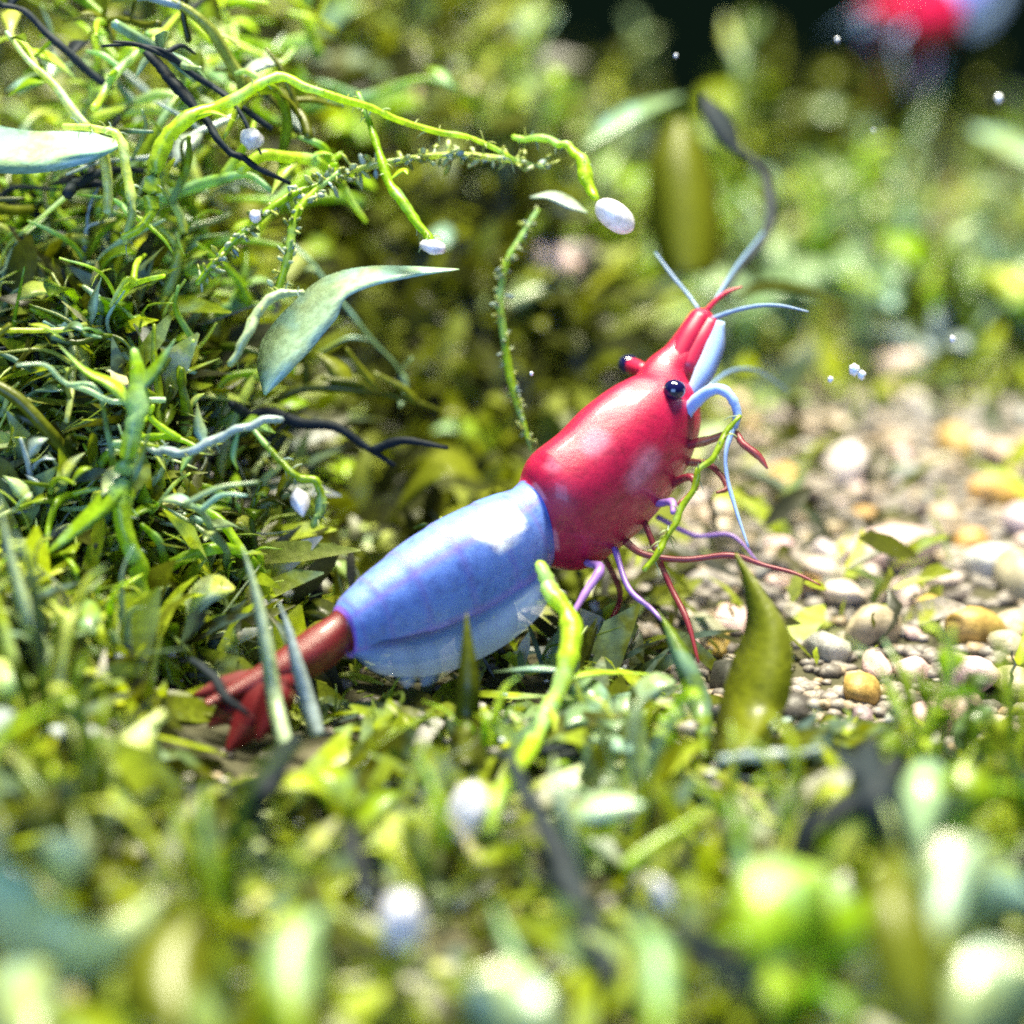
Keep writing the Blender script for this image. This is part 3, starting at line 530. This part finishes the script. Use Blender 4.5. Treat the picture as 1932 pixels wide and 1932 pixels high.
leaf('upright_leaf', 'olive upright leaf blurred behind the shrimp feelers', [(1300, 520, 103), (1290, 420, 103.4), (1282, 320, 104), (1285, 225, 105)], 175, [.7, .9, 1, 1, .95, .85, .6, .2], 'olive', up=-AX)
strand('dark_twig', 'blurred dark stem with black leaf rising behind the shrimp feelers', [(1370, 560, 90), (1400, 500, 91), (1448, 430, 92), (1452, 370, 93), (1430, 315, 94), (1385, 272, 94.6)], [7, 11, 13, 13, 12, 9], 'dark', cat='twig', leaflets=[([(1400, 300, 94.4), (1372, 260, 94.4), (1345, 215, 94.6), (1325, 178, 95)], 70, OVAL, 'dark')])
leaf('blurred_leaf', 'olive leaf lying level behind the shrimp feelers', [(1390, 560, 92), (1450, 545, 93), (1520, 550, 94), (1590, 570, 95)], 70, OVAL, 'olive')
leaf('blurred_leaf', 'large pale leaf blurred at the far right of the back carpet', [(1990, 330, 120), (1930, 290, 122), (1880, 262, 124), (1830, 240, 126)], 150, OVAL, 'pale')
leaf('blurred_leaf', 'grey-green blurred leaf in front of the dark background', [(1100, 280, 100), (1160, 240, 101), (1220, 205, 102), (1290, 180, 104)], 90, OVAL, 'pale')
strand('tall_sprig', 'blurred yellow-green sprig standing against the dark background', [(1370, 330, 128), (1385, 200, 129), (1400, 110, 130), (1408, 20, 131)], [12, 14, 16, 8], 'leaf', leaflets=[([(1400, 120, 130), (1380, 80, 130), (1370, 30, 130)], 50, OVAL, 'leaf'), ([(1400, 90, 130), (1425, 60, 130), (1440, 20, 130)], 50, OVAL, 'leaf'), ([(1390, 170, 129), (1420, 150, 129), (1440, 120, 129)], 44, OVAL, 'leaf')])
strand('perch_weed', 'blurred grey-green stem under the far shrimp', [(1700, 360, 146), (1730, 260, 147), (1755, 180, 148), (1780, 90, 149)], [22, 20, 18, 14], 'pale')
strand('thin_weed', 'thin dark stem sprouting from the gravel at its far edge', [(1915, 1350, 76), (1908, 1300, 76.4), (1912, 1255, 77), (1908, 1230, 77)], [3, 3.5, 3, 2], 'dark', cat='weed')
for lb, pts, wd, mt in (
    ('big pale cream leaf blurred low in the carpet by the gravel', [(1700, 1720, 60), (1760, 1690, 60), (1830, 1680, 60), (1960, 1700, 60)], 150, 'pale'),
    ('big cyan-white leaf blurred at the foot of the cream leaf', [(1800, 1960, 56), (1850, 1900, 56.5), (1910, 1860, 57), (1990, 1830, 57)], 130, 'pale'),
    ('broad yellow-green leaf blurred beside the tall dark blade', [(1420, 1800, 59), (1450, 1750, 59.4), (1500, 1700, 60), (1560, 1650, 60.6)], 150, 'lime'),
    ('tall dark green blade blurred low in the carpet', [(1740, 1990, 56.5), (1715, 1860, 57), (1690, 1720, 58), (1680, 1600, 60)], 90, 'olive'),
    ('bright green blade leaning on the tall dark blade', [(1745, 1830, 57.4), (1780, 1740, 58), (1810, 1650, 59), (1850, 1580, 60)], 60, 'leaf'),
    ('pale cream leaf blurred under the short dark twig', [(880, 1850, 58), (930, 1880, 58), (1000, 1930, 57), (1080, 1960, 57)], 110, 'pale'),
    ('dark olive leaf blurred beside the curled pale leaf', [(330, 1960, 57), (310, 1880, 58), (330, 1800, 59), (370, 1730, 60)], 120, 'olive'),
    ('soft green leaf blurred beneath the pale round bulb', [(560, 1980, 57), (540, 1880, 58), (560, 1790, 59), (610, 1720, 60)], 90, 'leaf'),
    ('pale green leaf blurred at the foot of the curled leaf', [(60, 1990, 56), (40, 1930, 57), (50, 1870, 58), (90, 1820, 59)], 110, 'pale'),
    ('yellow leaf stalk blurred between the dark twigs', [(1240, 1980, 57), (1245, 1890, 58), (1235, 1800, 59), (1200, 1740, 60)], 50, 'lime'),
    ): leaf('foreground_leaf', lb, pts, wd, OVAL, mt, up=-AX*.98+UP*.08)
# water specks
for x, y, d, r in ((1580, 75, 84, 6), (1275, 105, 83, 5), (1885, 186, 85, 11), (1612, 698, 80, 14), (1626, 708, 80, 11), (1567, 716, 80, 7), (1797, 640, 82, 8), (1003, 705, 79, 5), (1648, 246, 86, 4)):
    b_ = MB(); r *= .7; p = P(x, y, d); blob(b_, p, px(r), px(r*.7), px(r*1.2), rough=.3, n=9, m=7); tag(link('water_speck', b_.mesh('water_speck', p), M['bubble'], None, p), 'tiny white speck drifting in the water', 'speck', 'specks drifting in the water')

# ------------------------------------------------------------------ carpet plants (individuals)
def carpet_proto(kind, k):
    rr = random.Random(100+k); ls = []
    n = {'round': 5, 'grass': 6, 'sprig': 7}[kind]
    for i in range(n):
        a = 6.28*i/n+rr.uniform(-.4, .4); ca, sa = math.cos(a), math.sin(a); b_ = MB()
        if kind == 'round':
            h = rr.uniform(1.0, 2.2); o_ = rr.uniform(.4, .9); L_ = rr.uniform(1.1, 1.9)
            blade(b_, spline([(0, 0, -.3), (ca*o_*.5, sa*o_*.5, h*.6), (ca*o_, sa*o_, h), (ca*(o_+L_*.5), sa*(o_+L_*.5), h+L_*.35), (ca*(o_+L_), sa*(o_+L_), h+L_*.3)], 4), W(SPOON, rr.uniform(.9, 1.4)), .06, tint=rr.uniform(0, .3))
        elif kind == 'grass':
            h = rr.uniform(2.5, 5); o_ = rr.uniform(.5, 2)
            blade(b_, spline([(ca*.2, sa*.2, -.3), (ca*o_*.3, sa*o_*.3, h*.45), (ca*o_*.7, sa*o_*.7, h*.85), (ca*o_*1.3, sa*o_*1.3, h*rr.uniform(.85, 1.05))], 5), [.3, .34, .32, .26, .18, .04], .05, tint=rr.uniform(0, .3))
        else:
            z = .5+i*.55; L_ = rr.uniform(.8, 1.4)*(1-.06*i)
            blade(b_, spline([(0, 0, z), (ca*L_*.5, sa*L_*.5, z+.45), (ca*L_, sa*L_, z+.4)], 5), W(OVAL, rr.uniform(.5, .8)), .06, tint=rr.uniform(0, .3))
        ls.append(('leaf', b_.mesh('leaf')))
    if kind == 'sprig':
        b_ = MB(); tube(b_, spline([(0, 0, -.4), (.15, .1, 1.6), (-.1, .05, 3.4), (.1, .1, 4.5)], 5), [.16, .13, .06], 6); ls.append(('stem', b_.mesh('stem')))
    return ls
PROTO = {k: [carpet_proto(k, i+7*j) for i in range(5)] for j, k in enumerate(('round', 'grass', 'sprig'))}
INFO = {'round': ('round_leaf_plant', 'low plant with spoon-shaped COL leaves', 'carpet plant', 'spoon-leaved carpet plants'),
        'grass': ('grass_tuft', 'tuft of thin upright COL grass', 'grass tuft', 'grass tufts in the carpet'),
        'sprig': ('leafy_sprig', 'short COL sprig with paired oval leaves', 'sprig', 'leafy sprigs in the carpet')}
CN = {'leaf': 'mid-green', 'lime': 'lime', 'pale': 'whitish-green', 'olive': 'olive', 'bluepale': 'blue-white', 'dark': 'blackish', 'mint': 'mint'}
def zone(x, y):
    if y > 62: return 'at the far dark edge'
    if height(x, y) > 3.5: return 'on the moss mound' if y > 12 else 'on the hump beside the red tail'
    if y > 24: return 'behind the gravel'
    if x > 5 and y > -9: return 'at the gravel edge'
    if y > -9: return 'under the shrimp'
    return 'in the carpet before the shrimp'
def place(kind, x, y, sc, m):
    nm, lb, ct, gp = INFO[kind]; z_ = zone(x, y)
    root = thing(nm, lb.replace('COL', CN[m])+' '+z_, ct, (x, y, float(height(x, y))), gp.replace(' in the carpet', '')+' '+z_)
    root.rotation_euler = (R.uniform(-.25, .25), R.uniform(-.25, .25), R.uniform(0, 6.28)); root.scale = (sc, sc, sc)
    for n_, me in R.choice(PROTO[kind]):
        key = (me.name, m); mm = LM.get(key)
        if mm is None:
            mm = me.copy(); mm.materials.clear(); mm.materials.append(M[m]); LM[key] = mm
        c = bpy.data.objects.new(n_, mm); col.objects.link(c); c.parent = root
LM = {}; n = 0; spots = []
while n < 290:
    y = R.triangular(-26, 75, -10); half = (y+75)*.235+4; x = R.uniform(-half, half)
    if clearing(x, y) > .22: continue
    sc_ = R.uniform(.7, 1.25)
    if -9 < x < 5 and 1 < y < 30: continue
    if any((x-a)**2+(y-b)**2 < 1.3 for a, b in spots): continue
    h0 = float(height(x, y))
    if hides((x, y, h0+2.2*sc_)) or hides((x, y, h0+1)): sc_ *= .4
    if any(hides((x+k_*sc_, y, h0+3.4*sc_)) for k_ in (-1.6, 0, 1.6)): continue
    if -14 < x < 3 and -12 < y < 4 and R.random() < .6: sc_ *= .55
    spots.append((x, y)); place(R.choices(['round', 'grass', 'sprig'], [.22, .6, .18] if y < -8 else [.4, .4, .2])[0], x, y, sc_*(1.3 if y < -12 else 1.7 if y > 30 and x > 0 else 1), R.choices(['leaf', 'lime', 'pale', 'olive', 'bluepale'], [.3, .25, .3, .1, .05] if y > 25 and x > 0 else [.42, .24, .12, .12, .1])[0]); n += 1

for k in range(46):                          # taller plants along the far edge
    y = R.uniform(62, 88); x = R.uniform(-2, (y+75)*.24+2)
    place(R.choice(['round', 'sprig', 'grass', 'round']), x, y, R.uniform(1.3, 2.4), R.choices(['olive', 'leaf', 'dark', 'pale'], [.5, .25, .15, .1])[0])
for k in range(70):                          # large leaves behind the tangle
    y = R.uniform(14, 50); x = R.uniform(-(y+75)*.22, 9); z = float(height(x, y)); d = np.array([R.gauss(0, 1), R.gauss(-.5, .5), R.uniform(.1, .8)]); d /= np.linalg.norm(d); L_ = R.uniform(2.5, 6)
    p0 = np.array([x, y, z-.2]); b_ = MB(); blade(b_, spline([p0, p0+d*L_*.4+[0, 0, .5], p0+d*L_*.75+[0, 0, .6], p0+d*L_], 4), W(R.choice([OVAL, LANCE, SPOON]), L_*R.uniform(.3, .5)), .07)
    m = R.choices(['olive', 'leaf', 'pale', 'dark'], [.62, .12, .08, .18])[0]
    sz = 'long' if L_ > 4.4 else 'short'
    tag(link('mound_leaf', b_.mesh('mound_leaf', p0), M[m], None, p0), f'{sz} {CN[m]} leaf sticking out of the moss mound', 'leaf', f'{sz} {CN[m]} leaves on the moss mound')
for k in range(26):
    x, y = R.uniform(-9, 4), R.uniform(4, 26); z = float(height(x, y)); d = np.array([R.gauss(0, 1), R.gauss(-.3, .6), R.uniform(.2, 1)]); d /= np.linalg.norm(d); L_ = R.uniform(2.5, 6)
    p0 = np.array([x, y, z-.2]); q = spline([p0, p0+d*L_*.4+[0, 0, .4], p0+d*L_*.75+[0, 0, .3], p0+d*L_-[0, 0, .4]], 4)
    if any(hides(a_) for a_ in q[::3]): continue
    b_ = MB(); blade(b_, q, W(R.choice([OVAL, LANCE, SPOON]), L_*R.uniform(.25, .5)), .07); m = R.choices(['olive', 'leaf', 'pale', 'dark'], [.62, .14, .06, .18])[0]
    tag(link('hollow_leaf', b_.mesh('hollow_leaf', p0), M[m], None, p0), f'{CN[m]} leaf in the shaded hollow behind the shrimp', 'leaf', f'{CN[m]} leaves in the hollow')
for k in range(30):                          # dead twigs strewn in the carpet
    y = R.uniform(-24, 8); x = R.uniform(-(y+75)*.24, (y+75)*.24 if y < -9 else 2); z = float(height(x, y))+R.uniform(.3, 1.6); a_ = R.uniform(0, 6.28); L_ = R.uniform(1.5, 4)
    p0 = np.array([x, y, z]); b_ = MB(); q = spline([p0, p0+[math.cos(a_)*L_*.4, math.sin(a_)*L_*.4, .5+R.uniform(-.3, .5)], p0+[math.cos(a_+.4)*L_, math.sin(a_+.4)*L_, R.uniform(-.6, 1.2)]], 5)
    if any(hides(a_) for a_ in q[::3]): continue
    tube(b_, q, [R.uniform(.12, .3), .25, .08], 7, bump=.2); z_ = zone(x, y)
    tag(link('dead_twig', b_.mesh('dead_twig', p0), M['dark'], None, p0), f'short blackish dead twig strewn {z_}', 'twig', f'dead twigs {z_}')

# ------------------------------------------------------------------ tangled stems of the bush (individuals)
def tangle(x, y, z, L_, dirv, m, k):
    p = [np.array([x, y, z])]; d = np.array(dirv, float)
    for i in range(6):
        d = d+np.array([R.gauss(0, .24), R.gauss(0, .2), R.gauss(-.05*i, .22)]); d /= np.linalg.norm(d); p.append(p[-1]+d*L_/6)
    q = spline(p, 4); o0 = q[0]
    if any(hides(a_) for a_ in q[::3]): return
    root = thing('tangled_weed', f'thin {"short" if L_ < 5 else "long"} {CN.get(m, "beaded")} stem with small leaves tangled in the bush', 'water weed', o0, f'tangled {m} stems of the bush')
    b_ = MB(); r0 = R.uniform(.08, .26); tube(b_, q, [r0, r0, r0*.4], 6, bump=.08); link('stem', b_.mesh('stem', o0), M[m], root)
    for i in range(R.randint(1, 3)):
        c = q[R.randint(3, len(q)-4)]; e = np.array([R.gauss(0, 1), R.gauss(0, .6), R.gauss(.4, .6)]); e /= np.linalg.norm(e); l_ = R.uniform(1, 3)
        b_ = MB(); tube(b_, spline([c, c+e*l_*.5+[R.gauss(0, .2), 0, .25], c+e*l_+[R.gauss(0, .4), 0, R.gauss(0, .3)]], 5), [r0*.8, r0*.7, r0*.35], 6, bump=.1); link('branch', b_.mesh('branch', o0), M[m], root)
    for i in range(R.randint(0, 3)):
        c = q[R.randint(4, len(q)-1)]; e = np.array([R.gauss(0, 1), R.gauss(0, 1), R.gauss(.2, .7)]); e /= np.linalg.norm(e); l_ = R.uniform(.8, 2.2)
        b_ = MB(); blade(b_, spline([c, c+e*l_*.5+[0, 0, .15], c+e*l_], 5), W(R.choice([OVAL, LANCE]), l_*R.uniform(.25, .5)), .05); link('leaf', b_.mesh('leaf', o0), M[m], root)
for k in range(300):
    dx = R.triangular(-30, 760, 120); dy = R.uniform(40, 1350)
    if 540 < dx < 1000 and 540 < dy < 1180: continue
    if dx > 560 and dy > 420: continue
    dep = R.uniform(76.8, 92) if dy > 520 else R.uniform(80, 93); p = P(dx, dy, dep)
    if p[2] < height(p[0], p[1])+.3: p[2] = height(p[0], p[1])+.2
    tangle(*p, R.uniform(3, 8), (R.gauss(0, .6), R.gauss(0, .4), R.uniform(-.2, 1)), R.choices(['lime', 'leaf', 'olive', 'pale', 'dark', 'bead', 'mint', 'bluepale'], [.44, .22, .08, .06, .05, .03, .07, .05])[0], k)

# ------------------------------------------------------------------ moss and undergrowth (uncountable)
def undergrowth(name, label, N_, sampler, m, lmin, lmax, wr):
    b_ = MB(); c = 0
    while c < N_:
        s_ = sampler()
        if s_ is None: continue
        x, y, z, lift = s_
        e = np.array([R.gauss(0, .7), R.gauss(-.15, .6), R.uniform(.1, 1.1)]); e /= np.linalg.norm(e); l_ = lmin+(lmax-lmin)*R.random()**1.8
        if hides((x+e[0]*l_, y+e[1]*l_, z+lift+e[2]*l_)): l_ *= .3; lift *= .3
        if hides((x+e[0]*l_, y+e[1]*l_, z+lift+e[2]*l_)): continue
        c += 1
        p0 = np.array([x, y, z-.1+lift]); sd = np.array([R.gauss(0, .3), R.gauss(0, .3), -.15])
        blade(b_, [p0, p0+e*l_*.35+sd*.1, p0+e*l_*.7+sd*l_*.15, p0+e*l_+sd*l_*.5], W([.3, 1, .9, .1], l_*R.uniform(*wr)), up=(R.gauss(0, .5), R.gauss(-.4, .5), 1), sheet=True)
    o = link(name, b_.mesh(name), M[m]); o['kind'] = 'stuff'; tag(o, label, 'moss')
def s_mound():
    y = R.uniform(-6, 72); x = R.uniform(-(y+75)*.25-3, 16)
    z = float(height(x, y))
    return None if z < 1.8 and R.random() < .9 else (x, y, z, R.random()**2*2.5)
def s_carpet():
    y = R.triangular(-32, 92, -18); h_ = (y+75)*.25+3; x = R.uniform(-h_, h_)
    if R.random() < clearing(x, y)*.965: return None
    if -9 < x < 4.5 and 2 < y < 30: return None
    return (x, y, float(height(x, y)), R.random()**2*.9)
def s_hump():
    y = R.uniform(-9, 16); x = R.uniform(-(y+75)*.25-3, -5); z = float(height(x, y))
    return None if z < 1.2 else (x, y, z, R.random()**2*2.2)
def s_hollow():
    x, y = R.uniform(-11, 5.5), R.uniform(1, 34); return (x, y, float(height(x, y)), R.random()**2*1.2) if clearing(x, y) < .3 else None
undergrowth('hollow_moss', 'olive moss with painted-in shade in the hollow behind the shrimp', 1500, s_hollow, 'mossshade', .8, 4.2, (.1, .4))
undergrowth('moss_bush', 'dense moss of tiny leaves with painted-in shade covering the mound behind the shrimp', 9500, s_mound, 'mossshade', .7, 3.6, (.1, .4))
undergrowth('hump_moss', 'lime and olive moss covering the hump beside the red tail', 2100, s_hump, 'moss', .8, 4.2, (.08, .28))
undergrowth('carpet_moss', 'dense low carpet of tiny green leaves around the gravel', 12500, s_carpet, 'moss', .6, 4.2, (.08, .36))
b_ = MB(); c = 0
while c < 1900:                              # filament algae
    s_ = R.choice([s_mound, s_hump, s_hump, s_carpet, s_carpet])()
    if s_ is None: continue
    p = np.array(s_[:3])+[0, 0, R.uniform(0, 2.2)]; d = np.array([R.gauss(0, 1), R.gauss(0, .7), R.gauss(.5, .6)]); pts = [p]; st = R.uniform(.4, 1.2)
    for k in range(4):
        d = d/np.linalg.norm(d)+np.array([R.gauss(0, .4), R.gauss(0, .4), R.gauss(-.15, .4)]); pts.append(pts[-1]+d/np.linalg.norm(d)*st)
    if any(hides(q) for q in pts): continue
    c += 1; r = R.uniform(.018, .06); tube(b_, spline(pts, 3), [r, r, r*.5], 4)
o = link('algae_threads', b_.mesh('algae_threads'), M['thread']); o['kind'] = 'stuff'; tag(o, 'fine tangled threads of green algae over moss and carpet', 'algae')
b_ = MB(); c = 0
while c < 3000:                              # settled flecks of debris
    s_ = R.choice([s_mound, s_hump, s_carpet, s_carpet])()
    if s_ is None: continue
    p = np.array(s_[:3])+[0, 0, R.uniform(0, 1.8)]
    if hides(p): continue
    c += 1; r = .06+.26*R.random()**2.5; blob(b_, p, r*R.uniform(.8, 1.6), r, r*R.uniform(.5, 1), rough=.2, n=6, m=4)
o = link('debris_flecks', b_.mesh('debris_flecks'), M['debris']); o['kind'] = 'stuff'; tag(o, 'pale and dark flecks of debris settled on the plants', 'debris')
